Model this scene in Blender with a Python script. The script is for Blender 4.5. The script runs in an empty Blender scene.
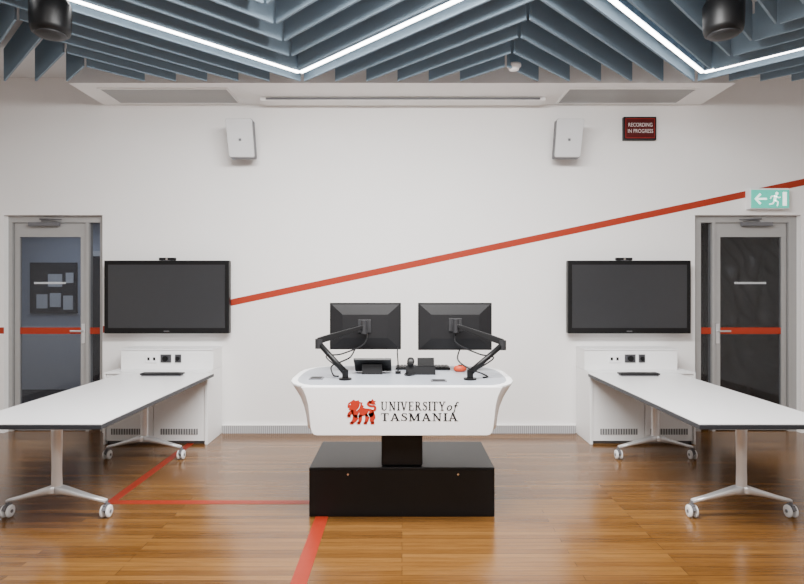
import bpy, bmesh, math, random
from mathutils import Vector, Matrix, noise as mnoise
random.seed(4)
C = bpy.context.scene.collection
F = 570.0; H = 1.6; HZ = 288.0
def X(px, Y): return (px-402)*Y/F
def Z(py, Y): return H+(HZ-py)*Y/F
WY = 6.29

# ---------------------------------------------------------------- materials
def mat(name, col, rough=0.5, metal=0.0, noise=0.0, scale=20, bump=0.0, emit=None, es=0, spec=0.5, coat=0):
    m = bpy.data.materials.new(name); m.use_nodes = True
    nt = m.node_tree; b = nt.nodes['Principled BSDF']
    b.inputs['Roughness'].default_value = rough
    b.inputs['Metallic'].default_value = metal
    b.inputs['Specular IOR Level'].default_value = spec
    b.inputs['Coat Weight'].default_value = coat
    tc = nt.nodes.new('ShaderNodeTexCoord'); n = nt.nodes.new('ShaderNodeTexNoise')
    n.inputs['Scale'].default_value = scale; n.inputs['Detail'].default_value = 3
    nt.links.new(tc.outputs['Object'], n.inputs['Vector'])
    r = nt.nodes.new('ShaderNodeMix'); r.data_type = 'RGBA'
    k = noise
    r.inputs['A'].default_value = (*[v*(1-k) for v in col], 1)
    r.inputs['B'].default_value = (*[min(1, v*(1+k)) for v in col], 1)
    nt.links.new(n.outputs['Fac'], r.inputs['Factor'])
    nt.links.new(r.outputs['Result'], b.inputs['Base Color'])
    if bump:
        bp = nt.nodes.new('ShaderNodeBump'); bp.inputs['Strength'].default_value = bump; bp.inputs['Distance'].default_value = .01
        nt.links.new(n.outputs['Fac'], bp.inputs['Height']); nt.links.new(bp.outputs['Normal'], b.inputs['Normal'])
    if emit:
        b.inputs['Emission Color'].default_value = (*emit, 1); b.inputs['Emission Strength'].default_value = es
    return m
M = {}
M['wall'] = mat('wall_paint', (.85, .835, .825), .6, noise=.015, scale=3)
M['ceil'] = mat('ceiling_paint', (.62, .62, .62), .8, noise=.02)
M['bulk'] = mat('bulkhead_paint', (.84, .83, .82), .6, noise=.01)
M['baffle'] = mat('blue_grey_felt', (.205, .285, .36), .85, noise=.05, scale=60)
M['white'] = mat('white_laminate', (.87, .87, .88), .3, noise=.01)
M['cab'] = mat('white_cabinet_board', (.84, .84, .84), .45, noise=.01)
M['edge'] = mat('dark_edge_band', (.025, .027, .032), .45, noise=.1, spec=.3)
M['black'] = mat('black_satin', (.004, .004, .0045), .42, noise=.2, spec=.28)
M['blackm'] = mat('black_matte_plastic', (.006, .006, .007), .5, noise=.2, spec=.3)
M['screen'] = mat('dark_screen_glass', (.026, .027, .030), .28, noise=.05, coat=.1)
M['alu'] = mat('brushed_aluminium', (.68, .68, .69), .35, metal=.6, noise=.04)
M['frame'] = mat('silver_door_frame', (.36, .355, .35), .45, metal=.2, noise=.04)
M['chrome'] = mat('polished_chrome', (.8, .8, .8), .15, metal=1, noise=.02)
M['red'] = mat('brick_red_paint', (.33, .034, .014), .6, noise=.04, spec=.2)
M['ftape'] = mat('red_floor_line', (.26, .022, .008), .4, noise=.15, spec=.3)
M['logo'] = mat('red_emblem', (.40, .022, .008), .6, noise=.03, spec=.2)
M['ink'] = mat('dark_ink', (.010, .009, .010), .6, noise=.05, spec=.2)
M['grey'] = mat('grey_desktop', (.30, .32, .36), .4, noise=.03)
M['mgrey'] = mat('mid_grey_plastic', (.12, .12, .13), .5, noise=.05)
M['dgrey'] = mat('dark_grey_plastic', (.018, .018, .02), .5, noise=.05, spec=.4)
M['socket'] = mat('dark_socket_plastic', (.05, .05, .055), .5, noise=.05)
M['spk'] = mat('white_speaker_grille', (.60, .60, .61), .6, noise=.05, scale=200)
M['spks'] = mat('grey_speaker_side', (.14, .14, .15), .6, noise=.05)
M['led'] = mat('led_diffuser', (1, 1, 1), .5, emit=(1, .985, .965), es=16)
M['tyre'] = mat('white_caster_wheel', (.75, .75, .75), .4, noise=.03)
M['orange'] = mat('orange_plastic', (.55, .055, .012), .5, noise=.05)
M['signred'] = mat('dark_red_sign_face', (.075, .006, .006), .5, noise=.05, spec=.2)
M['signborder'] = mat('red_sign_border', (.28, .014, .012), .5, noise=.05, spec=.2)
M['signtxt'] = mat('sign_lettering', (.75, .66, .64), .6)
M['exitg'] = mat('exit_green', (.06, .48, .36), .4, emit=(.06, .55, .42), es=.7)
M['exitw'] = mat('exit_white', (.9, 1, .95), .4, emit=(.85, 1, .93), es=1.2)
M['curtain'] = mat('black_sheeting', (.012, .012, .013), .32, noise=.5, scale=4, spec=.4)
M['corr'] = mat('corridor_paint', (.44, .47, .54), .7, noise=.06, scale=2)
M['corrw'] = mat('corridor_dado_paint', (.66, .67, .70), .7, noise=.03, scale=2)
M['corrf'] = mat('corridor_carpet', (.05, .052, .06), .9, noise=.3, scale=80)
M['corrc'] = mat('corridor_ceiling', (.25, .26, .30), .9, noise=.1)
M['board'] = mat('dark_pinboard', (.022, .026, .038), .7, noise=.1)
M['paper'] = mat('paper', (.7, .72, .75), .7, noise=.03)

def slat_mat(name, a, b_, scale, axis='X'):
    m = bpy.data.materials.new(name); m.use_nodes = True; nt = m.node_tree; b = nt.nodes['Principled BSDF']
    tc = nt.nodes.new('ShaderNodeTexCoord'); w = nt.nodes.new('ShaderNodeTexWave'); w.bands_direction = axis
    w.inputs['Scale'].default_value = scale
    nt.links.new(tc.outputs['Object'], w.inputs['Vector'])
    r = nt.nodes.new('ShaderNodeValToRGB'); r.color_ramp.elements[0].color = (*a, 1); r.color_ramp.elements[1].color = (*b_, 1)
    r.color_ramp.elements[0].position = .35; r.color_ramp.elements[1].position = .6
    nt.links.new(w.outputs['Fac'], r.inputs['Fac']); nt.links.new(r.outputs['Color'], b.inputs['Base Color'])
    b.inputs['Roughness'].default_value = .5
    return m
M['slat'] = slat_mat('vent_slats', (.10, .10, .105), (.5, .5, .5), 12)
M['slaty'] = slat_mat('ceiling_vent_slats', (.18, .18, .18), (.45, .45, .44), 9, 'Y')
M['base'] = slat_mat('skirting_grille', (.24, .24, .25), (.46, .46, .47), 14)

def glassmat():
    m = bpy.data.materials.new('door_glass'); m.use_nodes = True; nt = m.node_tree
    nt.nodes.remove(nt.nodes['Principled BSDF']); out = nt.nodes['Material Output']
    t = nt.nodes.new('ShaderNodeBsdfTransparent'); t.inputs[0].default_value = (.76, .77, .79, 1)
    g = nt.nodes.new('ShaderNodeBsdfGlossy'); g.inputs['Roughness'].default_value = .03; g.inputs[0].default_value = (.9, .9, .9, 1)
    mx = nt.nodes.new('ShaderNodeMixShader'); mx.inputs[0].default_value = .035
    nt.links.new(t.outputs[0], mx.inputs[1]); nt.links.new(g.outputs[0], mx.inputs[2]); nt.links.new(mx.outputs[0], out.inputs[0])
    return m
M['glass'] = glassmat()

def floormat():
    m = bpy.data.materials.new('polished_timber_boards'); m.use_nodes = True; nt = m.node_tree; b = nt.nodes['Principled BSDF']
    tc = nt.nodes.new('ShaderNodeTexCoord')
    br = nt.nodes.new('ShaderNodeTexBrick'); br.offset = .37; br.offset_frequency = 3; br.squash = 1
    br.inputs['Color1'].default_value = (.0, .0, .0, 1); br.inputs['Color2'].default_value = (1, 1, 1, 1); br.inputs['Mortar'].default_value = (.5, .5, .5, 1)
    br.inputs['Scale'].default_value = 1; br.inputs['Mortar Size'].default_value = .0012; br.inputs['Brick Width'].default_value = 1.6
    br.inputs['Row Height'].default_value = .052; br.inputs['Bias'].default_value = 0
    nt.links.new(tc.outputs['Object'], br.inputs['Vector'])
    mp = nt.nodes.new('ShaderNodeMapping'); mp.inputs['Scale'].default_value = (1.2, 36, 1)
    nt.links.new(tc.outputs['Object'], mp.inputs['Vector'])
    n = nt.nodes.new('ShaderNodeTexNoise'); n.inputs['Scale'].default_value = 2.2; n.inputs['Detail'].default_value = 6; n.inputs['Roughness'].default_value = .72
    nt.links.new(mp.outputs[0], n.inputs['Vector'])
    add = nt.nodes.new('ShaderNodeMath'); add.operation = 'MULTIPLY_ADD'
    sep = nt.nodes.new('ShaderNodeSeparateColor'); nt.links.new(br.outputs['Color'], sep.inputs[0])
    nt.links.new(sep.outputs[0], add.inputs[0]); add.inputs[1].default_value = .26
    sc = nt.nodes.new('ShaderNodeMath'); sc.operation = 'MULTIPLY'; sc.inputs[1].default_value = .72
    nt.links.new(n.outputs['Fac'], sc.inputs[0]); nt.links.new(sc.outputs[0], add.inputs[2])
    r = nt.nodes.new('ShaderNodeValToRGB'); e = r.color_ramp.elements
    e[0].position = .22; e[0].color = (.066, .026, .0055, 1); e[1].position = .78; e[1].color = (.245, .122, .034, 1)
    x = e.new(.50); x.color = (.148, .065, .0155, 1)
    nt.links.new(add.outputs[0], r.inputs['Fac'])
    mx = nt.nodes.new('ShaderNodeMix'); mx.data_type = 'RGBA'; mx.inputs['B'].default_value = (.045, .018, .005, 1)
    nt.links.new(br.outputs['Fac'], mx.inputs['Factor']); nt.links.new(r.outputs[0], mx.inputs['A'])
    nt.links.new(mx.outputs['Result'], b.inputs['Base Color'])
    b.inputs['Roughness'].default_value = .19
    b.inputs['Specular IOR Level'].default_value = .5
    bp = nt.nodes.new('ShaderNodeBump'); bp.inputs['Strength'].default_value = .12; bp.inputs['Distance'].default_value = .004
    nt.links.new(n.outputs['Fac'], bp.inputs['Height']); nt.links.new(bp.outputs['Normal'], b.inputs['Normal'])
    return m
M['floor'] = floormat()

# ---------------------------------------------------------------- mesh helpers
def link(o, parent=None):
    C.objects.link(o)
    if parent:
        o.parent = parent
        bpy.context.view_layer.update()
        o.matrix_parent_inverse = parent.matrix_world.inverted()
    return o
def fin(name, bm, m, parent=None, smooth=False, label=None, bevel=0, struct=False, cat=None):
    me = bpy.data.meshes.new(name)
    bmesh.ops.recalc_face_normals(bm, faces=bm.faces)
    bm.to_mesh(me); bm.free()
    me.materials.append(M[m] if isinstance(m, str) else m)
    if smooth:
        for p in me.polygons: p.use_smooth = True
    vs = [v.co for v in me.vertices]
    c = Vector(((min(v.x for v in vs)+max(v.x for v in vs))/2, (min(v.y for v in vs)+max(v.y for v in vs))/2, min(v.z for v in vs)))
    if not struct:
        me.transform(Matrix.Translation(-c))
    o = bpy.data.objects.new(name, me)
    if not struct: o.location = c
    link(o, parent)
    if bevel:
        md = o.modifiers.new('bev', 'BEVEL'); md.width = bevel; md.segments = 3; md.limit_method = 'ANGLE'; md.angle_limit = .6
        for p in me.polygons: p.use_smooth = True
        w = o.modifiers.new('wn', 'WEIGHTED_NORMAL')
    if label: o['label'] = label
    if cat: o['category'] = cat
    if struct: o['kind'] = 'structure'
    return o
def abox(bm, x0, x1, y0, y1, z0, z1):
    v = [bm.verts.new((x, y, z)) for x in (x0, x1) for y in (y0, y1) for z in (z0, z1)]
    for f in ((0,1,3,2),(4,6,7,5),(0,4,5,1),(2,3,7,6),(0,2,6,4),(1,5,7,3)):
        bm.faces.new([v[i] for i in f])
    return v
def box(name, x0, x1, y0, y1, z0, z1, m, parent=None, **k):
    bm = bmesh.new(); abox(bm, x0, x1, y0, y1, z0, z1)
    return fin(name, bm, m, parent, **k)
def boxes(name, L, m, parent=None, **k):
    bm = bmesh.new()
    for b in L: abox(bm, *b)
    return fin(name, bm, m, parent, **k)
def atube(bm, pts, r, n=12, cap=True):
    pts = [Vector(p) for p in pts]; rs = r if isinstance(r, (list, tuple)) else [r]*len(pts)
    rings = []; up = None
    for i, p in enumerate(pts):
        t = (pts[min(i+1, len(pts)-1)]-pts[max(i-1, 0)]).normalized()
        if up is None:
            a = Vector((0, 0, 1)) if abs(t.z) < .9 else Vector((1, 0, 0))
            u = t.cross(a).normalized()
        else:
            u = (up-t*up.dot(t)).normalized()
        up = u; w = t.cross(u)
        rings.append([bm.verts.new(p+rs[i]*(math.cos(2*math.pi*j/n)*u+math.sin(2*math.pi*j/n)*w)) for j in range(n)])
    for a, b in zip(rings, rings[1:]):
        for j in range(n): bm.faces.new((a[j], a[(j+1) % n], b[(j+1) % n], b[j]))
    if cap: bm.faces.new(rings[0]); bm.faces.new(rings[-1])
def tube(name, pts, r, m, parent=None, n=12, **k):
    bm = bmesh.new(); atube(bm, pts, r, n)
    k.setdefault('smooth', True)
    o = fin(name, bm, m, parent, **k)
    es = o.modifiers.new('es', 'EDGE_SPLIT'); es.split_angle = .9
    return o
def smooth_path(pts, n=8):
    P = [Vector(p) for p in pts]; P = [P[0]]+P+[P[-1]]; out = []
    for i in range(1, len(P)-2):
        for j in range(n):
            t = j/n; a, b, c, d = P[i-1:i+3]
            out.append(.5*((2*b)+(c-a)*t+(2*a-5*b+4*c-d)*t*t+(-a+3*b-3*c+d)*t**3))
    out.append(P[-2]); return out
def loft(bm, rings, cap=True):
    R = [[bm.verts.new(p) for p in r] for r in rings]
    n = len(R[0])
    for a, b in zip(R, R[1:]):
        for j in range(n): bm.faces.new((a[j], a[(j+1) % n], b[(j+1) % n], b[j]))
    if cap: bm.faces.new(R[0]); bm.faces.new(R[-1])
def extr(bm, pts, d):
    d = Vector(d); loft(bm, [pts, [Vector(p)+d for p in pts]])
def thing(name, loc, label, cat, group=None, struct=False):
    e = bpy.data.objects.new(name, None); e.location = loc; e.empty_display_size = .1
    C.objects.link(e); e['label'] = label
    if struct: e['kind'] = 'structure'
    else: e['category'] = cat
    if group: e['group'] = group
    bpy.context.view_layer.update()
    return e
def partempty(name, loc, parent):
    e = bpy.data.objects.new(name, None); e.location = loc; e.empty_display_size = .05
    link(e, parent); bpy.context.view_layer.update(); return e
def aflat(bm, pts, place):
    vs = [bm.verts.new(place(*p)) for p in pts]; bm.faces.new(vs)
def stroke(bm, pl, w, place):
    P = [Vector(p) for p in pl]; n = len(P); ws = w if isinstance(w, (list, tuple)) else [w]*n
    L = []; Rr = []
    for i in range(n):
        t = (P[min(i+1, n-1)]-P[max(i-1, 0)]).normalized(); nn = Vector((-t.y, t.x))
        L.append(bm.verts.new(place(*(P[i]+nn*ws[i]/2)))); Rr.append(bm.verts.new(place(*(P[i]-nn*ws[i]/2))))
    for i in range(n-1): bm.faces.new((L[i], L[i+1], Rr[i+1], Rr[i]))
def textmesh(name, s, size, loc, m, parent, width=None):
    cu = bpy.data.curves.new(name+'_c', 'FONT'); cu.body = s; cu.size = size; cu.align_x = 'CENTER'; cu.align_y = 'CENTER'
    t = bpy.data.objects.new('tmp', cu); C.objects.link(t)
    dg = bpy.context.evaluated_depsgraph_get(); me = bpy.data.meshes.new_from_object(t.evaluated_get(dg))
    bpy.data.objects.remove(t)
    me.transform(Matrix.Rotation(math.pi/2, 4, 'X'))
    if width:
        xs = [v.co.x for v in me.vertices]; me.transform(Matrix.Diagonal((width/(max(xs)-min(xs)), 1, 1, 1)))
    me.materials.clear(); me.materials.append(M[m])
    o = bpy.data.objects.new(name, me); o.location = loc; link(o, parent); return o

# ---------------------------------------------------------------- room shell
SX = 5.6; CZ = 3.92; WT = .22
LO = (X(4, WY), X(102.5, WY)); RO = (X(695, WY), X(801, WY)); OT = Z(215, WY)
boxes('wall_back', [(-SX, LO[0], WY, WY+WT, 0, CZ), (LO[0], LO[1], WY, WY+WT, OT, CZ), (LO[1], RO[0], WY, WY+WT, 0, CZ),
      (RO[0], RO[1], WY, WY+WT, OT, CZ), (RO[1], SX, WY, WY+WT, 0, CZ)], 'wall', struct=True)
box('wall_left', -SX-.2, -SX, -3, WY+WT, 0, CZ, 'wall', struct=True)
box('wall_right', SX, SX+.2, -3, WY+WT, 0, CZ, 'wall', struct=True)
box('wall_front', -SX-.2, SX+.2, -3.2, -3, 0, CZ, 'wall', struct=True)
box('ceiling', -SX-.2, SX+.2, -3.2, WY+WT, CZ, CZ+.1, 'ceil', struct=True)
box('floor', -SX-.2, SX+.2, -3.2, WY+WT, -.1, 0, 'floor', struct=True)
box('floor_corridor', -7.5, 7.5, WY+WT, 9.2, -.1, -.001, 'corrf', struct=True)
box('ceiling_corridor', -7.5, 7.5, WY+WT, 9.2, 2.7, 2.8, 'corrc', struct=True)
box('wall_corridor', -7.5, 7.5, 9.0, 9.2, 0, 2.7, 'corr', struct=True)
box('trim_7', -7.4, -4.99, 8.985, 9.0, 0.0, 1.0, 'corrw', struct=True)
boxes('wall_partition', [(-2.9, -2.8, WY+WT, 9, 0, 2.7), (2.8, 2.9, WY+WT, 9, 0, 2.7)], 'corr', struct=True)
boxes('baseboard_back', [(-1.975, 1.91, WY-.02, WY, .0, .085)], 'base', struct=True)
boxes('trim_1', [(-1.975, 1.91, WY-.024, WY, .085, .095)], 'wall', struct=True)

# bulkhead
BH = 3.62; BF = 5.617
box('ceiling_bulkhead', -3.29, 3.29, BF, WY, BH, CZ, 'bulk', struct=True)
for (a, b, y0, y1, mm) in ((-3.06, -1.78, 5.77, 6.2, 'slaty'), (1.70, 2.98, 5.77, 6.2, 'slaty')):
    g = thing('ceiling_vent', ((a+b)/2, 6, BH-.01), 'grey slatted air vent set in the underside of the white bulkhead', 'vent', 'air vents in the bulkhead')
    box('grille', a, b, y0, y1, BH-.006, BH, mm, g)
    boxes('frame', [(a-.02, b+.02, y0-.02, y0, BH-.01, BH), (a-.02, b+.02, y1, y1+.02, BH-.01, BH), (a-.02, a, y0, y1, BH-.01, BH), (b, b+.02, y0, y1, BH-.01, BH)], 'bulk', g)
g = thing('projection_screen', (0, 6.12, BH-.035), 'retracted projection screen in a slim white case under the bulkhead', 'projector screen')
box('case', -1.5, 1.52, 6.03, 6.2, BH-.035, BH, 'bulk', g, bevel=.004)
box('slot', -1.44, 1.46, 6.02, 6.029, BH-.028, BH-.008, 'mgrey', g)

def wline(name, p0, p1, w, Yw=WY, m='red'):
    a = Vector(p0); b = Vector(p1); t = (b-a).normalized()
    hw = w/2/abs(t.x)
    pts = [(a.x, Yw, a.y-hw), (b.x, Yw, b.y-hw), (b.x, Yw, b.y+hw), (a.x, Yw, a.y+hw)]
    bm = bmesh.new(); extr(bm, pts, (0, -.003, 0)); return fin(name, bm, m, struct=True)
xa, xb = X(103, WY), SX
za = Z(330.5, WY); sl = (Z(182, WY)-Z(303, WY))/(X(804, WY)-X(229, WY))
wline('trim_2', (xa, Z(303, WY)+sl*(xa-X(229, WY))), (xb, Z(303, WY)+sl*(xb-X(229, WY))), .072)
wline('trim_3', (-SX, za), (LO[0], za), .07)
FX = -2.175
box('trim_4', FX-.035, FX+.035, 4.29, WY, 0, .002, 'ftape', struct=True)
box('trim_5', FX-.035, -.6, 4.22, 4.29, 0, .002, 'ftape', struct=True)
box('trim_6', -.605, -.515, -2.9, 4.29, 0, .0025, 'ftape', struct=True)

# ---------------------------------------------------------------- doors
DY = WY+.10
def door(idx, mirror):
    ox0, ox1 = LO if not mirror else RO
    sg = 1 if not mirror else -1
    def xx(px):
        if mirror: px = 804-px-3
        return X(px, DY)
    D = thing('door_%d' % idx, ((ox0+ox1)/2, DY, 0), 'silver aluminium framed glass door with narrow sidelight and red safety band', 'door', struct=True)
    def B(name, pa, pb, y0, y1, z0, z1, m, **k):
        a, b = sorted((xx(pa), xx(pb))); return box(name, a, b, y0, y1, z0, z1, m, D, **k)
    outer = ox0 if not mirror else ox1; inner = ox1 if not mirror else ox0
    fr = []
    def R(a, b, z0, z1, y0=DY-.03, y1=DY+.06):
        a, b = sorted((a, b)); fr.append((a, b, y0, y1, z0, z1))
    HT = OT-.075
    R(outer, xx(14), 0, HT); R(xx(87), xx(90), 0, HT); R(inner, xx(101.5), 0, HT); R(outer, inner, HT, OT)
    boxes('door_frame', fr, 'frame', D)
    L = []
    def Q(a, b, z0, z1):
        a, b = sorted((a, b)); L.append((a, b, DY-.005, DY+.035, z0, z1))
    t1 = HT-.005
    g1 = Z(237, DY)
    Q(xx(15), xx(20), .01, t1); Q(xx(81), xx(86.5), .01, t1); Q(xx(20), xx(81), g1, t1); Q(xx(20), xx(81), .01, .26)
    boxes('door_leaf', L, 'frame', D)
    B('glass_pane', 20, 81, DY+.01, DY+.02, .26, g1, 'glass')
    B('sidelight_glass', 90, 101.5, DY+.01, DY+.02, .02, HT, 'glass')
    B('safety_band', 20, 81, DY+.003, DY+.009, Z(334, DY), Z(327.5, DY), 'red')
    B('sidelight_band', 90, 101.5, DY+.003, DY+.009, Z(334, DY), Z(327.5, DY), 'red')
    bm = bmesh.new()
    a, b = sorted((xx(34), xx(66)))
    for i in range(16):
        w = (b-a)/16; abox(bm, a+i*w, a+i*w+w*.6, DY+.005, DY+.009, Z(284, DY), Z(282, DY))
    fin('notice_strip', bm, 'paper', D)
    bm = bmesh.new(); hx = xx(84)
    abox(bm, hx-.02, hx+.02, DY-.015, DY-.005, .98, 1.2)
    atube(bm, [(hx, DY-.01, 1.12), (hx, DY-.06, 1.12), (hx-sg*.12, DY-.06, 1.12)], .01, 8)
    fin('handle', bm, 'alu', D)
    bm = bmesh.new()
    a, b = sorted((xx(32), xx(62))); abox(bm, a, b, DY-.07, DY-.03, OT-.115, OT-.075)
    atube(bm, [(xx(45), DY-.06, OT-.06), (xx(66), DY-.09, OT-.05), (xx(42), DY-.04, OT-.035)], .008, 6)
    fin('door_closer', bm, 'mgrey', D)
door(1, False); door(2, True)

g = thing('pinboard', (-5.45, 8.98, 1.25), 'dark pinboard with white paper notices on a corridor wall', 'noticeboard')
box('board', -5.85, -5.12, 8.96, 8.998, 1.2, 2.0, 'board', g)
for i, (px, pz, w, h) in enumerate([(-5.74, 1.28, .17, .22), (-5.53, 1.30, .17, .22), (-5.32, 1.26, .15, .22), (-5.56, 1.62, .22, .2), (-5.28, 1.68, .12, .16)]):
    box('paper_notice', px, px+w, 8.95, 8.96, pz, pz+h, 'paper', g)
g = thing('corridor_door', (-4.75, 8.98, 0), 'dark door in a pale frame in the corridor', 'door')
box('leaf', -4.92, -4.60, 8.96, 8.995, 0, 2.1, 'board', g)
boxes('frame', [(-4.985, -4.92, 8.94, 8.995, 0, 2.18), (-4.60, -4.52, 8.94, 8.995, 0, 2.18), (-4.92, -4.60, 8.94, 8.995, 2.1, 2.18)], 'paper', g)
bm = bmesh.new(); nx, nz = 70, 90; grid = []
for i in range(nx+1):
    col = []
    for k in range(nz+1):
        x = 3.0+1.9*i/nx; z = 2.45*k/nz
        p = Vector((x*2.2+z*.8, z*1.5, .3))
        y = 6.66+.10*abs(mnoise.noise(p))+.07*abs(mnoise.noise(p*2.7))+.03*mnoise.noise(Vector((x*6, z*2, 5)))
        col.append(bm.verts.new((x, y, z)))
    grid.append(col)
for i in range(nx):
    for k in range(nz): bm.faces.new((grid[i][k], grid[i+1][k], grid[i+1][k+1], grid[i][k+1]))
fin('curtain', bm, 'curtain', smooth=True, label='black crinkled blackout sheeting hung behind the glass door', cat='curtain')

# ---------------------------------------------------------------- ceiling baffles
HP = 1.893; c0 = 5.355; YE = 5.50; YS = 2.7; dy = .30
segs = [(-.958-2*HP, -.958-HP), (-.958, -.958-HP), (-.958, .935), (2.828, .935), (2.828, 2.828+HP)]
def bar(bm, p0, p1, w, z0, z1):
    a = Vector(p0); b = Vector(p1); t = (b-a).normalized(); n = Vector((-t.y, t.x))*w/2
    pts = [a+n, a-n, b-n, b+n]
    loft(bm, [[(p.x, p.y, z0) for p in pts], [(p.x, p.y, z1) for p in pts]])
for nidx in range(-9, 8):
    c = c0+(nidx+.5)*dy
    for (xv, xr) in segs:
        t0 = max(0, (c-YE)/HP); t1 = min(1, (c-YS)/HP)
        if t1-t0 < .06: continue
        eps = .008
        p0 = (xv+(xr-xv)*(t0+eps), c-HP*(t0+eps)); p1 = (xv+(xr-xv)*(t1-eps), c-HP*(t1-eps))
        bm = bmesh.new(); bar(bm, p0, p1, .016, 3.59, CZ-.02)
        o = fin('ceiling_baffle', bm, 'baffle', label='blue-grey felt acoustic baffle hung on edge in a chevron ceiling', cat='acoustic panel')
        o['group'] = 'chevron acoustic baffles'
lseg = [((-.958, c0), (-.958-HP, c0-HP)), ((-.958, c0), (.935, c0-HP)), ((2.828, c0), (.935, c0-HP)), ((2.828, c0), (2.828+HP, c0-HP))]
for a, b in lseg:
    a = Vector(a); b = Vector(b); d = (b-a); a2 = a+d*.006; b2 = b-d*.006
    g = thing('linear_light', ((a.x+b.x)/2, (a.y+b.y)/2, 3.6), 'glowing white linear LED luminaire between ceiling baffles', 'ceiling light', 'zigzag linear lights')
    bm = bmesh.new(); bar(bm, a2, b2, .042, 3.630, CZ-.02); fin('housing', bm, 'baffle', g)
    bm = bmesh.new(); bar(bm, a2, b2, .032, 3.616, 3.630); fin('diffuser', bm, 'led', g)

for px in (50.5, 723.5):
    Y = 3.9; cx = X(px, Y); zb = 3.335
    g = thing('pendant_speaker', (cx, Y, zb), 'black cylindrical pendant speaker hanging from the baffle ceiling', 'speaker', 'black pendant speakers')
    prof = [(.10, 0), (.118, .01), (.126, .04), (.13, .12), (.13, .2), (.11, .24), (.04, .25)]
    bm = bmesh.new()
    loft(bm, [[(cx+q*math.cos(2*math.pi*j/32), Y+q*math.sin(2*math.pi*j/32), zb+h) for j in range(32)] for q, h in prof])
    fin('housing', bm, 'black', g, smooth=True)
    bm = bmesh.new()
    loft(bm, [[(cx+q*math.cos(2*math.pi*j/32), Y+q*math.sin(2*math.pi*j/32), zb+h) for j in range(32)] for q, h in [(.10, .001), (.096, -.008), (.05, -.014), (.01, -.015)]])
    fin('grille', bm, 'dgrey', g, smooth=True)
    tube('hanging_rod', [(cx, Y, zb+.245), (cx, Y, CZ)], .012, 'mgrey', g)
Y = 5.2; cx = X(514, Y)
g = thing('smoke_detector', (cx, Y, 3.6), 'small white domed smoke detector between ceiling baffles', 'smoke detector')
bm = bmesh.new()
loft(bm, [[(cx+q*math.cos(2*math.pi*j/24), Y+q*math.sin(2*math.pi*j/24), 3.58+h) for j in range(24)] for q, h in [(.02, 0), (.045, .01), (.05, .035), (.065, .04), (.065, .06)]])
fin('dome', bm, 'white', g, smooth=True)
tube('stem', [(cx, Y, 3.64), (cx, Y, CZ)], .008, 'baffle', g)

# ---------------------------------------------------------------- wall speakers
def wspeaker(px0, px1, lab, s):
    Y = 6.03; x0 = X(px0, Y); x1 = X(px1, Y); zt = Z(120, Y); zb = Z(157.5, Y); cx = (x0+x1)/2
    g = thing('wall_speaker', (cx, Y+.1, zb), lab, 'speaker', 'wall speakers')
    tilt = .06
    def ring(y, ins, r=.02):
        w = (x1-x0)/2-ins; out = []
        h0 = zb+ins; h1 = zt-ins
        for (sx, sz, a0) in ((1, 0, -90), (1, 1, 0), (-1, 1, 90), (-1, 0, 180)):
            for k in range(5):
                a = math.radians(a0+k*22.5)
                zz = (h1-r if sz else h0+r)+r*math.sin(a)
                f = (zz-zb)/(zt-zb)
                xx_ = cx+(sx*(w-r)+r*math.cos(a))*(.955+.045*f)-s*.02*(f-.5)
                out.append((xx_, y-f*tilt, zz))
        return out
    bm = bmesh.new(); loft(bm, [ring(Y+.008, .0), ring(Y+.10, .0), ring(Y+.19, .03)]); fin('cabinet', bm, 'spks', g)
    bm = bmesh.new(); loft(bm, [ring(Y+.009, .003), ring(Y-.008, .006)]); fin('front_grille', bm, 'spk', g)
    bm = bmesh.new()
    dz = (zb+zt)/2-.02; abox(bm, cx-.012, cx+.012, Y-.044, Y-.03, dz-.012, dz+.012)
    fin('badge', bm, 'mgrey', g)
    bm = bmesh.new(); abox(bm, cx-.03, cx+.03, Y+.15, WY-.012, (zb+zt)/2-.03, (zb+zt)/2+.03); abox(bm, cx-.06, cx+.06, WY-.012, WY, (zb+zt)/2-.09, (zb+zt)/2+.09)
    fin('bracket', bm, 'mgrey', g)
wspeaker(227.5, 254.5, 'white boxed wall speaker tilted down on a bracket', 1)
wspeaker(554.5, 582, 'white boxed wall speaker tilted down on a bracket', -1)

x0, x1, z0, z1 = X(622, WY), X(654.5, WY), Z(141, WY), Z(118, WY)
g = thing('recording_sign', ((x0+x1)/2, WY, z0), 'dark red sign in black frame reading RECORDING IN PROGRESS', 'sign')
box('frame', x0, x1, WY-.05, WY, z0, z1, 'black', g, bevel=.004)
box('border', x0+.018, x1-.018, WY-.052, WY-.05, z0+.018, z1-.018, 'signborder', g)
box('face', x0+.026, x1-.026, WY-.054, WY-.052, z0+.026, z1-.026, 'signred', g)
textmesh('lettering', 'RECORDING', .058, ((x0+x1)/2, WY-.058, (z0+z1)/2+.034), 'signtxt', g, width=.262)
textmesh('lettering', 'IN PROGRESS', .058, ((x0+x1)/2, WY-.058, (z0+z1)/2-.034), 'signtxt', g, width=.275)

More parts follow.
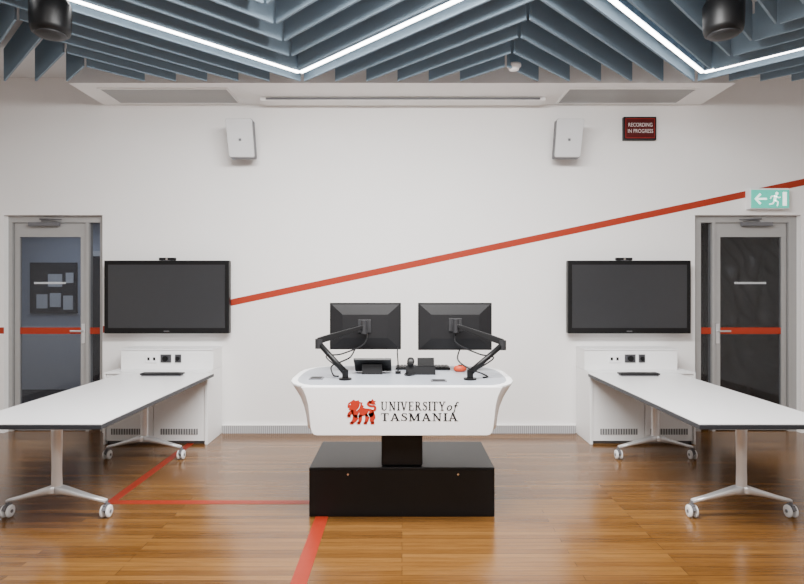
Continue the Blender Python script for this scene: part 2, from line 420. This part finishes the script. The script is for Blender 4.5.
Y = 6.2; x0, x1, z0, z1 = X(751, Y), X(788.5, Y), Z(208, Y), Z(190, Y)
g = thing('exit_sign', ((x0+x1)/2, Y, z0), 'illuminated green and white exit sign with running figure and arrow', 'sign')
box('housing', x0-.008, x1+.008, Y, WY, z0-.008, z1+.02, 'white', g, bevel=.004)
box('light_panel', x0, x1, Y-.01, Y, z0, z1, 'exitg', g)
Hh = z1-z0
def pl(u, v): return (x0+u*Hh, Y-.0115, z0+v*Hh)
bm = bmesh.new()
stroke(bm, [(.85, .5), (.32, .5)], .11, pl)
stroke(bm, [(.5, .78), (.22, .5), (.5, .22)], .12, pl)
cxu = 1.30
aflat(bm, [(cxu+.1+.09*math.cos(a*math.pi/6), .8+.09*math.sin(a*math.pi/6)) for a in range(12)], pl)
stroke(bm, [(cxu+.04, .7), (cxu-.02, .4)], .16, pl)
stroke(bm, [(cxu+.04, .66), (cxu+.2, .56), (cxu+.3, .6)], .06, pl)
stroke(bm, [(cxu+.0, .66), (cxu-.2, .64), (cxu-.26, .5)], .06, pl)
stroke(bm, [(cxu, .42), (cxu+.17, .32), (cxu+.12, .1)], .08, pl)
stroke(bm, [(cxu-.03, .42), (cxu-.12, .24), (cxu-.32, .2)], .08, pl)
aflat(bm, [(1.72, .12), (1.95, .12), (1.95, .88), (1.72, .88)], pl)
fin('pictogram', bm, 'exitw', g)

# ---------------------------------------------------------------- TVs
def tv(px0, px1, lab):
    Y = 6.15; x0, x1, z0, z1 = X(px0, Y), X(px1, Y), Z(333.5, Y), Z(260.5, Y)
    cx = (x0+x1)/2
    g = thing('wall_display', (cx, Y+.1, z0), lab, 'television', 'wall displays')
    box('housing', x0, x1, Y, Y+.075, z0, z1, 'black', g, bevel=.006)
    box('screen', x0+.045, x1-.045, Y-.003, Y+.002, z0+.06, z1-.045, 'screen', g)
    box('wall_mount', cx-.3, cx+.3, Y+.074, WY, z0+.2, z1-.2, 'blackm', g)
    boxes('badge', [(cx-.03, cx+.03, Y-.002, Y+.001, z0+.02, z0+.03)], 'mgrey', g)
    w = thing('webcam', (cx, Y, z1), 'slim black and silver camera sitting on the wall display', 'camera', 'display cameras')
    dx = 0 if px0 < 300 else -.05
    box('housing', cx-.09+dx, cx+.09+dx, Y+.01, Y+.05, z1+.002, z1+.032, 'blackm', w, bevel=.008)
    bm = bmesh.new(); atube(bm, [(cx+dx, Y+.011, z1+.017), (cx+dx, Y+.002, z1+.017)], .012, 16); fin('lens', bm, 'chrome', w)
    box('clip', cx-.04+dx, cx+.04+dx, Y+.003, Y+.06, z1, z1+.004, 'mgrey', w)
tv(104, 229, 'large wall-mounted black flat display, switched off')
tv(568, 691, 'large wall-mounted black flat display, switched off')

# ---------------------------------------------------------------- credenza cabinets
def cabinet(sx, xi, xo, hi, ho):
    def b(name, a0, a1, y0, y1, z0, z1, m, par, **k):
        a, c = sorted((sx*a0, sx*a1)); return box(name, a, c, y0, y1, z0, z1, m, par, **k)
    YF = 5.83
    g = thing('credenza', (sx*(xi+xo)/2, 6.06, 0), 'white laminate equipment cabinet with raised socket panel against the wall', 'cabinet', 'equipment cabinets')
    b('body', xi+.03, xo, YF+.03, WY-.03, .03, .72, 'cab', g)
    b('side_panel', xi, xi+.03, YF-.01, WY-.03, 0, .735, 'cab', g, bevel=.004)
    b('side_panel', xo, xo+.02, YF-.01, WY-.03, 0, .735, 'cab', g, bevel=.004)
    b('top', xi+.03, xo, YF-.01, WY-.03, .72, .738, 'white', g, bevel=.002)
    b('plinth', xi+.03, xo, YF+.04, YF+.06, 0, .03, 'mgrey', g)
    s0 = xi+.032
    mid = (s0+.04+xo)/2
    for (a0, a1) in ((s0+.002, mid-.003), (mid+.003, xo-.004)):
        d = b('cabinet_door', a0, a1, YF+.005, YF+.028, .035, .716, 'cab', g, bevel=.002)
        cxm = (a0+a1)/2
        b('vent_grille', cxm-.19, cxm+.19, YF+.0, YF+.006, .10, .16, 'slat', d)
    hu = b('socket_panel', hi, ho, 6.0, WY-.005, .738, .95, 'cab', g, bevel=.004)
    b('panel_cap', hi-.004, ho+.008, 5.985, WY-.002, .95, .962, 'white', hu, bevel=.002)
    return g
gl = cabinet(-1, 1.985, 3.03, 1.985, 2.96)
gr = cabinet(1, 1.92, 2.98, 1.92, 2.90)
def sockets(pxs):
    Y = 5.99
    for i, (pa, pb, kind) in enumerate(pxs):
        x0, x1 = X(pa, Y), X(pb, Y); z0, z1 = Z(362.5, Y), Z(354.5, Y); cx = (x0+x1)/2; cz = (z0+z1)/2
        g = thing('wall_socket', (cx, 6, z0), {'w': 'white double power socket on the cabinet upstand', 'b': 'black round cable port plate on the cabinet upstand', 's': 'small black switch plate on the cabinet upstand'}[kind], 'socket')
        box('plate', x0, x1, Y-.004, Y+.01, z0, z1, 'white' if kind == 'w' else 'socket', g, bevel=.002)
        if kind == 'w':
            for dx in (-.03, .03):
                box('outlet', cx+dx-.012, cx+dx+.012, Y-.006, Y-.003, cz-.02, cz+.012, 'black', g)
        else:
            bm = bmesh.new(); atube(bm, [(cx, Y-.003, cz), (cx, Y-.02, cz)], min(.03, (x1-x0)*.36), 16)
            fin('outlet', bm, 'black', g)
sockets([(146, 157, 'w'), (160.5, 171, 'b'), (175, 181, 's')])
sockets([(609, 620, 'w'), (625, 635.5, 'b'), (639, 645, 's')])

# ---------------------------------------------------------------- tables
TZ = .735
def table(sx, xi, xo, xc, lab):
    y0, y1 = 3.625, 5.80
    T = thing('flip_top_table', (sx*xc, (y0+y1)/2, 0), lab, 'table', 'white meeting tables')
    a, b = sorted((sx*xi, sx*xo))
    box('table_top', a+.003, b-.003, y0+.003, y1-.003, TZ-.006, TZ, 'white', T)
    box('edge_band', a, b, y0, y1, TZ-.036, TZ-.006, 'edge', T, bevel=.003)
    cx = sx*xc
    boxes('frame_rail', [(cx-.03, cx+.03, 3.98, 5.33, TZ-.09, TZ-.05)], 'mgrey', T)
    for yl in (3.98, 5.33):
        L = partempty('leg', (cx, yl, 0), T)
        box('top_bracket', cx-.3, cx+.3, yl-.035, yl+.035, TZ-.05, TZ-.036, 'alu', L)
        bm = bmesh.new(); rings = []
        for z, rx, ry in ((.17, .040, .035), (.22, .037, .03), (.35, .034, .028), (.6, .038, .03), (.69, .048, .034)):
            rings.append([(cx+rx*math.cos(2*math.pi*j/20), yl+ry*math.sin(2*math.pi*j/20), z) for j in range(20)])
        loft(bm, rings); o = fin('column', bm, 'alu', L, smooth=True)
        bm = bmesh.new()
        for s in (-1, 1):
            pts = [(0, .195, .035, .034), (.05, .19, .034, .028), (.15, .165, .03, .019), (.25, .138, .025, .014), (.345, .115, .02, .011)]
            rings = []
            for dx, z, hy, hz in pts:
                x = cx+s*dx
                rings.append([(x, yl+hy*math.copysign(abs(math.cos(t))**.6, math.cos(t)), z+hz*math.copysign(abs(math.sin(t))**.6, math.sin(t))) for t in [2*math.pi*j/16 for j in range(16)]])
            loft(bm, rings)
        fin('foot', bm, 'alu', L, smooth=True)
        for s in (-1, 1):
            wx = cx+s*.345
            bm = bmesh.new()
            for d in (-.02, .02):
                loft(bm, [[(wx+d+k*.009, yl+q*math.cos(2*math.pi*j/24), .043+q*math.sin(2*math.pi*j/24)) for j in range(24)] for k, q in ((-1, .03), (-.8, .041), (0, .043), (.8, .041), (1, .03))])
            fin('caster_wheel', bm, 'tyre', L, smooth=True)
            bm = bmesh.new(); abox(bm, wx-.01, wx+.01, yl-.03, yl+.03, .05, .09); atube(bm, [(wx, yl, .085), (wx, yl, .115)], .012, 12)
            atube(bm, [(wx-.033, yl, .043), (wx+.033, yl, .043)], .012, 12)
            angs = [math.radians(v) for v in range(20, 161, 20)]
            loft(bm, [[(wx-.012, yl+.05*math.cos(a), .043+.05*math.sin(a)) for a in angs]+[(wx-.012, yl, .06)],
                      [(wx+.012, yl+.05*math.cos(a), .043+.05*math.sin(a)) for a in angs]+[(wx+.012, yl, .06)]])
            fin('caster_fork', bm, 'mgrey', L)
table(-1, 1.913, 2.84, 2.41, 'white-topped wheeled table with dark edge and aluminium T-legs')
table(1, 1.893, 2.80, 2.37, 'white-topped wheeled table with dark edge and aluminium T-legs')
for px0, px1 in ((142, 183), (619, 658)):
    Y = 5.62; x0, x1 = X(px0, Y), X(px1, Y)
    g = thing('cable_box', ((x0+x1)/2, Y, TZ), 'low black cable connection box lying on the white table', 'cable box', 'table cable boxes')
    box('lid', x0, x1, Y-.05, Y+.05, TZ+.014, TZ+.03, 'blackm', g, bevel=.003)
    box('tray', x0+.01, x1-.01, Y-.04, Y+.04, TZ, TZ+.014, 'mgrey', g)
    tube('cable', smooth_path([(x0+.03, Y+.03, TZ+.01), (x0+.05, Y+.10, TZ+.012), (x0+.12, Y+.14, TZ+.008), (x0+.2, 5.79, TZ+.008)]), .004, 'blackm', g, n=6)

# ---------------------------------------------------------------- lectern
LT = thing('lectern', (0, 4.3, 0), 'white flared lectern desk on black pedestal with university emblem', 'lectern')
bx0, bx1 = -.65, .648
box('base', bx0, bx1, 3.985, 4.66, .0, .345, 'black', LT, bevel=.006)
box('front_door', bx0+.012, -.003, 3.979, 3.986, .02, .33, 'black', LT)
box('front_door', .003, bx1-.012, 3.979, 3.986, .02, .33, 'black', LT)
for px in (348, 458):
    bm = bmesh.new(); x = X(px, 3.98); atube(bm, [(x, 3.985, .30), (x, 3.974, .30)], .007, 16); fin('lock', bm, 'chrome', LT)
bm = bmesh.new(); abox(bm, -.145, .145, 4.02, 4.5, .345, .60); fin('column', bm, 'black', LT, bevel=.01)
box('column_collar', -.19, .18, 4.0, 4.56, .60, .632, 'black', LT, bevel=.004)
FYY = 3.75
zt, zb = Z(387, FYY), Z(435.5, FYY)
hgt = zt-zb
def side(s):
    L = [(.665, zt), (.652, zt-.02), (.634, zt-.06), (.618, zt-.12), (.606, zb+.09), (.600, zb+.04), (.592, zb+.018), (.578, zb+.004), (.56, zb)]
    return [(s*a, b) for a, b in L]
pts = side(1)+side(-1)[::-1]
bm = bmesh.new(); extr(bm, [(x, FYY, z) for x, z in pts], (0, .022, 0)); fin('front_panel', bm, 'white', LT, bevel=.003)
half = [(.44, 3.775), (.64, 3.776), (.70, 3.82), (.745, 3.89), (.776, 3.99), (.79, 4.12), (.79, 4.4), (.775, 4.52), (.73, 4.64), (.65, 4.72), (.52, 4.77), (.3, 4.79)]
low  = [(.42, 3.778), (.575, 3.778), (.62, 3.82), (.642, 3.88), (.648, 3.96), (.65, 4.08), (.65, 4.4), (.64, 4.49), (.60, 4.56), (.52, 4.60), (.4, 4.62), (.25, 4.63)]
def outline(z, s=1.0, ysh=1.0, f=0):
    o = [((x*(1-f)+lx*f)*s, 4.25+((y*(1-f)+ly*f)-4.25)*ysh, z) for (x, y), (lx, ly) in zip(half, low)]
    return o+[(-x, y, zz) for x, y, zz in o[::-1]]
bm = bmesh.new(); loft(bm, [outline(.936, .998, ysh=.999), outline(.940), outline(.949), outline(.952, .996, ysh=.996)]); fin('desktop_rim', bm, 'white', LT)
bm = bmesh.new(); loft(bm, [outline(.948, .945, ysh=.945), outline(.9535, .945, ysh=.945)]); fin('desktop', bm, 'grey', LT)
bm = bmesh.new(); loft(bm, [outline(.645, .985, ysh=.99, f=1), outline(.655, f=1), outline(.72, f=.93), outline(.79, f=.78), outline(.85, f=.55), outline(.89, f=.33), outline(.92, f=.12), outline(.937, .997, ysh=.999, f=.0)]); o = fin('body_shell', bm, 'white', LT, smooth=True)
es = o.modifiers.new('es', 'EDGE_SPLIT'); es.split_angle = .75

EY = FYY-.0015
ew = 26.5*FYY/F; eh = 25*FYY/F
ex0 = X(346.5, FYY); ez0 = Z(424.5, FYY)
def pe(u, v): return (ex0+u*ew*1.1, EY, ez0+v*eh)
def pe2(u, v): return (ex0+u*ew*1.1, EY-.001, ez0+v*eh)
def sp(L, n=4): return [(p.x, p.y) for p in smooth_path([(q[0], q[1], 0) for q in L], n)]
bm = bmesh.new()
body = [(.03,.74),(.06,.86),(.16,.93),(.24,1.0),(.32,.95),(.42,.98),(.45,.90),(.56,.88),(.53,.79),(.60,.74),(.57,.68),(.64,.65),
 (.74,.64),(.86,.62),(.93,.52),(.94,.40),(.88,.30),(.76,.30),(.62,.36),(.52,.33),(.44,.27),(.30,.27),(.20,.38),(.17,.50),(.14,.57),(.07,.59),(.10,.65),(.04,.67)]
aflat(bm, body, pe)
def paw(pth, w0, w1):
    P = sp(pth, 5); n = len(P); stroke(bm, P, [w0+(w1-w0)*(i/(n-1))**.9 for i in range(n)], pe)
    ex, ey = pth[-1]
    aflat(bm, [(ex+.06,ey+.05),(ex-.02,ey+.06),(ex-.085,ey+.035),(ex-.045,ey+.012),(ex-.095,ey-.01),(ex-.045,ey-.02),(ex-.07,ey-.05),(ex+.06,ey-.045)], pe)
paw([(.24,.50),(.15,.48),(.09,.40),(.09,.33)], .18, .10)
paw([(.33,.38),(.30,.24),(.25,.14),(.18,.05)], .24, .11)
paw([(.46,.38),(.47,.24),(.46,.14),(.42,.05)], .15, .10)
paw([(.74,.42),(.71,.28),(.69,.16),(.65,.05)], .18, .10)
paw([(.83,.46),(.90,.30),(.87,.18),(.90,.05)], .25, .11)
stroke(bm, sp([(.88,.54),(.98,.60),(.96,.72),(.82,.74),(.74,.80),(.77,.89),(.86,.90)], 6), .09, pe)
aflat(bm, [(.78,.84),(.76,.97),(.84,.95),(.89,1.04),(.94,.95),(1.02,.94),(.97,.87),(1.02,.79),(.90,.80)], pe)
fin('lion_emblem', bm, 'logo', LT, label='red heraldic lion emblem')
bm = bmesh.new()
for L_, w in (([(.47,.84),(.45,.72),(.40,.62),(.33,.54)],.016),([(.44,.46),(.40,.36),(.405,.26)],.016),([(.78,.52),(.73,.42),(.79,.30)],.016)):
    stroke(bm, sp(L_, 5), w, pe2)
aflat(bm, [(.105,.80),(.14,.825),(.155,.80),(.13,.785)], pe2)
fin('emblem_line', bm, 'white', LT)
def arc(cx, cy, rx, ry, a0, a1, n=10):
    return [(cx+rx*math.cos(math.radians(a0+(a1-a0)*i/n)), cy+ry*math.sin(math.radians(a0+(a1-a0)*i/n))) for i in range(n+1)]
K = .17; t_ = .10; SF = .085
def sf(x, y, w=.3): return ([(x-w/2, y), (x+w/2, y)], SF)
def b0(x, w=.32): return sf(x, SF/2, w)
def b1(x, w=.32): return sf(x, 1-SF/2, w)
G = {
 'I': (.40, [([(.2, 0), (.2, 1)], K), b0(.2, .36), b1(.2, .36)]),
 'U': (.90, [([(.2, 1), (.2, .5)]+arc(.44, .32, .24, .27, 180, 270, 8), [K]*6+[.14,.12,.11,t_,t_]), (arc(.44, .32, .24, .27, 270, 360, 8)+[(.68, 1)], t_), b1(.2,.34), b1(.68, .28)]),
 'N': (.94, [([(.2, 0), (.2, 1)], t_), ([(.18, .98), (.70, .02)], K), ([(.72, 0), (.72, 1)], t_), b0(.2, .30), b1(.15, .24), b1(.72, .30)]),
 'V': (.86, [([(.16, .98), (.44, .02)], K), ([(.43, .02), (.70, .98)], t_), b1(.15,.32), b1(.71, .28)]),
 'E': (.74, [([(.2, 0), (.2, 1)], K), ([(.06, SF/2), (.64, SF/2)], SF), ([(.06, 1-SF/2), (.62, 1-SF/2)], SF), ([(.2, .52), (.46, .52)], SF), ([(.62, 0), (.62, .26)], .06), ([(.60, 1), (.60, .76)], .06), ([(.46, .41), (.46, .63)], .06)]),
 'R': (.84, [([(.2, 0), (.2, 1)], K), ([(.06, 1-SF/2), (.38, 1-SF/2)], SF), (arc(.36, .735, .2, .222, 90, -90, 12), [SF, SF, .09, .12, .14, .15, .15, .15, .14, .12, .09, SF, SF]), ([(.2, .51), (.38, .51)], SF), ([(.38, .5), (.68, .03)], K), b0(.2), b0(.74, .2)]),
 'S': (.66, [([(.52,.80),(.45,.91),(.32,.955),(.20,.91),(.15,.80),(.18,.68),(.29,.58),(.42,.49),(.52,.38),(.54,.25),(.47,.11),(.32,.045),(.18,.09),(.11,.22)], [.06,.08,.085,.10,.13,.15,.165,.17,.165,.15,.13,.09,.085,.06]), ([(.53, .98), (.53, .74)], .06), ([(.10, .02), (.10, .28)], .06)]),
 'T': (.78, [([(.38, 0), (.38, 1)], K), ([(.05, 1-SF/2), (.71, 1-SF/2)], SF), ([(.07, 1), (.07, .74)], .06), ([(.69, 1), (.69, .74)], .06), b0(.38,.36)]),
 'Y': (.84, [([(.15, .98), (.41, .46)], K), ([(.70, .98), (.42, .46)], t_), ([(.41, .5), (.41, 0)], K), b1(.15,.30), b1(.70, .28), b0(.41,.36)]),
 'A': (.88, [([(.16, .02), (.42, .98)], t_), ([(.42, .98), (.72, .02)], K), ([(.24, .33), (.60, .33)], SF), b0(.16, .28), b0(.72,.34)]),
 'M': (1.08, [([(.18, 0), (.18, 1)], t_), ([(.18, .98), (.52, .04)], K), ([(.52, .04), (.86, .98)], t_), ([(.88, 0), (.88, 1)], K), b0(.18, .28), b0(.88,.34), b1(.13, .22), b1(.92, .26)]),
 'o': (.56, [([(x+.2*y, y) for x, y in arc(.2, .31, .19, .27, 0, 360, 20)], .11)]),
 'f': (.44, [(sp([(-.12, -.24), (-.02, -.28), (.08,-.14),(.2, .5), (.28, .84), (.38,.96),(.48, .90)],4), .10), ([(.04, .56), (.42, .56)], SF)]),
}
def serif(s, x0, x1, z, h, name):
    w = sum(G[c][0]*1.06 for c in s); sc = (x1-x0)/w
    bm = bmesh.new(); cur = 0
    for c in s:
        for pl_, wd in G[c][1]:
            stroke(bm, pl_, wd, lambda u, v, cur=cur: (x0+(cur+u)*sc, EY, z+v*h))
        cur += G[c][0]*1.06
    return fin(name, bm, 'ink', LT)
serif('UNIVERSITY', X(380.5, FYY), X(446, FYY), Z(410.5, FYY), 9.0*FYY/F, 'lettering')
serif('of', X(446.5, FYY), X(458.5, FYY), Z(410.5, FYY), 8.6*FYY/F, 'lettering')
serif('TASMANIA', X(380.5, FYY), X(458.5, FYY), Z(421, FYY), 8.0*FYY/F, 'lettering')

DZ = .9535
def monitor(cx, w, z0, z1, lab):
    Y = 4.36
    g = thing('monitor', (cx, Y, z0), lab, 'monitor', 'lectern monitors')
    hw = w/2; cz = (z0+z1)/2
    box('housing', cx-hw, cx+hw, Y, Y+.018, z0, z1, 'black', g, bevel=.004)
    bm = bmesh.new()
    loft(bm, [[(cx+a*(hw-.004), Y+.002, cz+b*(cz-z0-.004)) for a, b in ((-1, -1), (1, -1), (1, 1), (-1, 1))],
              [(cx+a*(hw-.10), Y-.020, cz+b*(cz-z0-.09)) for a, b in ((-1, -1), (1, -1), (1, 1), (-1, 1))]])
    fin('rear_cover', bm, 'blackm', g)
    box('screen', cx-hw+.008, cx+hw-.008, Y+.018, Y+.02, z0+.016, z1-.008, 'screen', g)
    return g
monitor(-.28, .545, 1.13, 1.487, 'black flat monitor seen from the back, mounted on an arm')
monitor(.405, .565, 1.125, 1.487, 'black flat monitor seen from the back, mounted on an arm')
def arm(base, elbow, mount):
    g = partempty('monitor_arm', base, LT)
    bx, by, bz = base; ex, ey, ez = elbow; mx_, my_, mz_ = mount
    bm = bmesh.new(); atube(bm, [(bx, by, bz), (bx, by, bz+.012)], .045, 24); atube(bm, [(bx, by, bz+.012), (bx, by, bz+.07)], .022, 16); fin('clamp_base', bm, 'black', g)
    bm = bmesh.new(); atube(bm, [(bx, by, bz+.05), (bx+(ex-bx)*.5, by+(ey-by)*.5, bz+.05+(ez-bz-.05)*.5), (ex, ey, ez)], [.023, .019, .020], 14); fin('lower_arm', bm, 'black', g, smooth=True)
    bm = bmesh.new(); atube(bm, [(ex, ey, ez-.038), (ex, ey, ez+.032)], .028, 20); fin('elbow_joint', bm, 'dgrey', g)
    a = Vector((ex, ey, ez+.02)); b = Vector((mx_, my_-.05, mz_)); d = (b-a).normalized(); up = d.cross(Vector((0, 1, 0))).normalized(); si = d.cross(up).normalized()
    bm = bmesh.new()
    rr = []
    for t, hh, hw_ in ((-.03, .015, .014), (.0, .023, .021), (.25, .023, .021), (.7, .018, .018), (.97, .014, .014)):
        c = a+(b-a)*t
        rr.append([c+up*hh+si*hw_, c-up*hh+si*hw_, c-up*hh-si*hw_, c+up*hh-si*hw_])
    loft(bm, rr); fin('upper_arm', bm, 'black', g, bevel=.004)
    bm = bmesh.new(); atube(bm, [(mx_, my_-.05, mz_-.055), (mx_, my_-.05, mz_+.045)], .022, 16); atube(bm, [(mx_, my_-.05, mz_), (mx_, my_, mz_)], .018, 12)
    fin('swivel_head', bm, 'dgrey', g)
    boxes('mounting_plate', [(mx_-.05, mx_+.05, my_-.004, my_+.003, mz_-.05, mz_+.05)], 'dgrey', g, bevel=.003)
    tube('arm_cable', smooth_path([(mx_+.02, my_-.01, mz_-.03), (mx_, my_-.06, mz_-.13), ((mx_+ex)/2, (my_+ey)/2-.03, (mz_+ez)/2-.14), (ex+(bx-ex)*.3, ey+(by-ey)*.3-.03, ez-.09), (bx, by+.03, bz+.04)]), .0055, 'blackm', g, n=6)
arm((-.40, 4.02, DZ), (-.60, 4.12, 1.20), (-.285, 4.335, 1.31))
arm((.48, 4.02, DZ), (.725, 4.12, 1.19), (.405, 4.335, 1.32))

g = thing('touch_panel', (-.22, 4.3, DZ), 'black tabletop touch control panel tilted on its stand', 'control panel')
bm = bmesh.new(); extr(bm, [(-.30, 4.26, DZ), (-.30, 4.38, DZ), (-.30, 4.27, DZ+.075)], (.15, 0, 0)); fin('stand', bm, 'blackm', g)
bm = bmesh.new(); extr(bm, [(-.36, 4.225, DZ+.112), (-.36, 4.236, DZ+.126), (-.36, 4.41, DZ+.018), (-.36, 4.40, DZ+.003)], (.28, 0, 0)); fin('panel', bm, 'black', g, bevel=.003)
g = thing('desk_phone', (.14, 4.33, DZ), 'black desk phone with handset on the lectern', 'phone')
bm = bmesh.new(); extr(bm, [(.03, 4.24, DZ), (.03, 4.45, DZ), (.03, 4.45, DZ+.02), (.03, 4.25, DZ+.07)], (.22, 0, 0)); fin('phone_body', bm, 'blackm', g, bevel=.005)
bm = bmesh.new(); xs = .065
rr = []
for y, z, w, h in ((4.235, .075, .022, .012), (4.245, .10, .028, .022), (4.275, .112, .024, .016), (4.31, .108, .018, .012), (4.36, .092, .018, .012), (4.40, .078, .024, .016), (4.435, .058, .028, .022), (4.445, .04, .022, .012)):
    rr.append([(xs+w*math.cos(2*math.pi*j/16), y, DZ+z+h*math.sin(2*math.pi*j/16)) for j in range(16)])
loft(bm, rr); fin('handset', bm, 'black', g, smooth=True)
bm = bmesh.new(); extr(bm, [(.115, 4.245, DZ+.065), (.115, 4.26, DZ+.125), (.115, 4.272, DZ+.125), (.115, 4.275, DZ+.062)], (.125, 0, 0)); fin('display', bm, 'black', g, bevel=.002)
tube('phone_cord', smooth_path([(.05, 4.25, DZ+.03), (.02, 4.21, DZ+.006), (.06, 4.18, DZ+.006), (.10, 4.23, DZ+.01)]), .005, 'blackm', g, n=6)
g = thing('keyboard', (.16, 4.57, DZ), 'slim black keyboard lying on the lectern desktop', 'keyboard')
box('keyboard_base', -.05, .38, 4.5, 4.64, DZ, DZ+.018, 'blackm', g, bevel=.003)
bm = bmesh.new()
for r in range(5):
    for c in range(15): abox(bm, -.04+c*.0275, -.04+c*.0275+.022, 4.508+r*.026, 4.508+r*.026+.021, DZ+.018, DZ+.024)
o = fin('keys', bm, 'dgrey', g); o['kind'] = 'stuff'
g = thing('orange_device', (.45, 4.42, DZ), 'small orange round device on the lectern desktop', 'device')
bm = bmesh.new()
loft(bm, [[(.45+q*math.cos(2*math.pi*j/24), 4.42+q*math.sin(2*math.pi*j/24)*.8, DZ+h) for j in range(24)] for q, h in [(.036, 0), (.048, .01), (.05, .026), (.04, .042), (.016, .047)]])
fin('shell', bm, 'orange', g, smooth=True)
box('button', .437, .463, 4.405, 4.43, DZ+.045, DZ+.052, 'black', g)
for (xa_, xb_, ya_, yb_) in ((-.66, -.56, 4.02, 4.12), (.20, .31, 3.92, 4.0)):
    g = thing('connection_plate', ((xa_+xb_)/2, (ya_+yb_)/2, DZ), 'dark grey cable access plate set in the lectern desktop', 'cable plate', 'desktop cable plates')
    box('plate', xa_, xb_, ya_, yb_, DZ, DZ+.006, 'mgrey', g, bevel=.002)
    boxes('flap', [(xa_+.012, xb_-.012, ya_+.012, yb_-.012, DZ+.006, DZ+.009)], 'blackm', g)
g = thing('gooseneck_microphone', (-.03, 4.3, DZ), 'thin black gooseneck microphone on the lectern', 'microphone')
tube('neck', smooth_path([(-.03, 4.3, DZ), (-.03, 4.3, DZ+.08), (-.035, 4.32, DZ+.16), (-.03, 4.38, DZ+.2)]), .0045, 'blackm', g, n=8)
tube('capsule', [(-.03, 4.38, DZ+.2), (-.027, 4.42, DZ+.212)], .009, 'black', g)
bm = bmesh.new(); atube(bm, [(-.03, 4.3, DZ), (-.03, 4.3, DZ+.02)], .022, 16); fin('mic_base', bm, 'black', g)
g = thing('loose_cable', (.5, 4.2, DZ), 'loose black cable looping over the lectern desktop', 'cable')
tube('cable', smooth_path([(.44, 4.35, 1.13), (.42, 4.28, 1.06), (.50, 4.24, 1.0), (.58, 4.2, DZ+.02), (.62, 4.12, DZ+.006), (.58, 4.08, DZ+.006)]), .006, 'blackm', g, n=6)
g = thing('loose_cable', (-.4, 4.2, DZ), 'loose black cable hanging below the monitor', 'cable')
tube('cable', smooth_path([(-.36, 4.35, 1.13), (-.39, 4.27, 1.08), (-.46, 4.22, 1.05), (-.52, 4.2, 1.02), (-.50, 4.16, DZ+.01), (-.46, 4.14, DZ+.006)]), .006, 'blackm', g, n=6)

# ---------------------------------------------------------------- lights
def area(name, loc, rot, sx, sy, e, col=(1, 1, 1)):
    l = bpy.data.lights.new(name, 'AREA'); l.shape = 'RECTANGLE'; l.size = sx; l.size_y = sy; l.energy = e; l.color = col
    o = bpy.data.objects.new(name, l); o.location = loc; o.rotation_euler = rot; C.objects.link(o); return o
area('wall_wash_fill', (0, 2.9, 3.56), (math.radians(24), 0, 0), 3.0, .8, 490, (1, .985, .965))  # added unseen area lamp tilted to brighten the back wall, no actual ceiling panel
area('rear_fill', (0, -.6, 3.7), (math.radians(24), 0, 0), 5, 1.5, 260, (1, .985, .965))  # added fill lamp behind the camera, not a fixture of the room
area('corridor_light', (-5.0, 7.8, 2.65), (0, 0, 0), 1.0, 1.0, 17, (.78, .86, 1))
w = bpy.data.worlds.new('World'); bpy.context.scene.world = w; w.use_nodes = True
w.node_tree.nodes['Background'].inputs[0].default_value = (.8, .85, 1, 1); w.node_tree.nodes['Background'].inputs[1].default_value = .1

cam = bpy.data.cameras.new('Camera'); co = bpy.data.objects.new('Camera', cam); C.objects.link(co)
co.location = (0, 0, H); co.rotation_euler = (math.pi/2, 0, 0); cam.sensor_width = 36; cam.lens = 36*F/804; cam.shift_y = -4/804
bpy.context.scene.camera = co
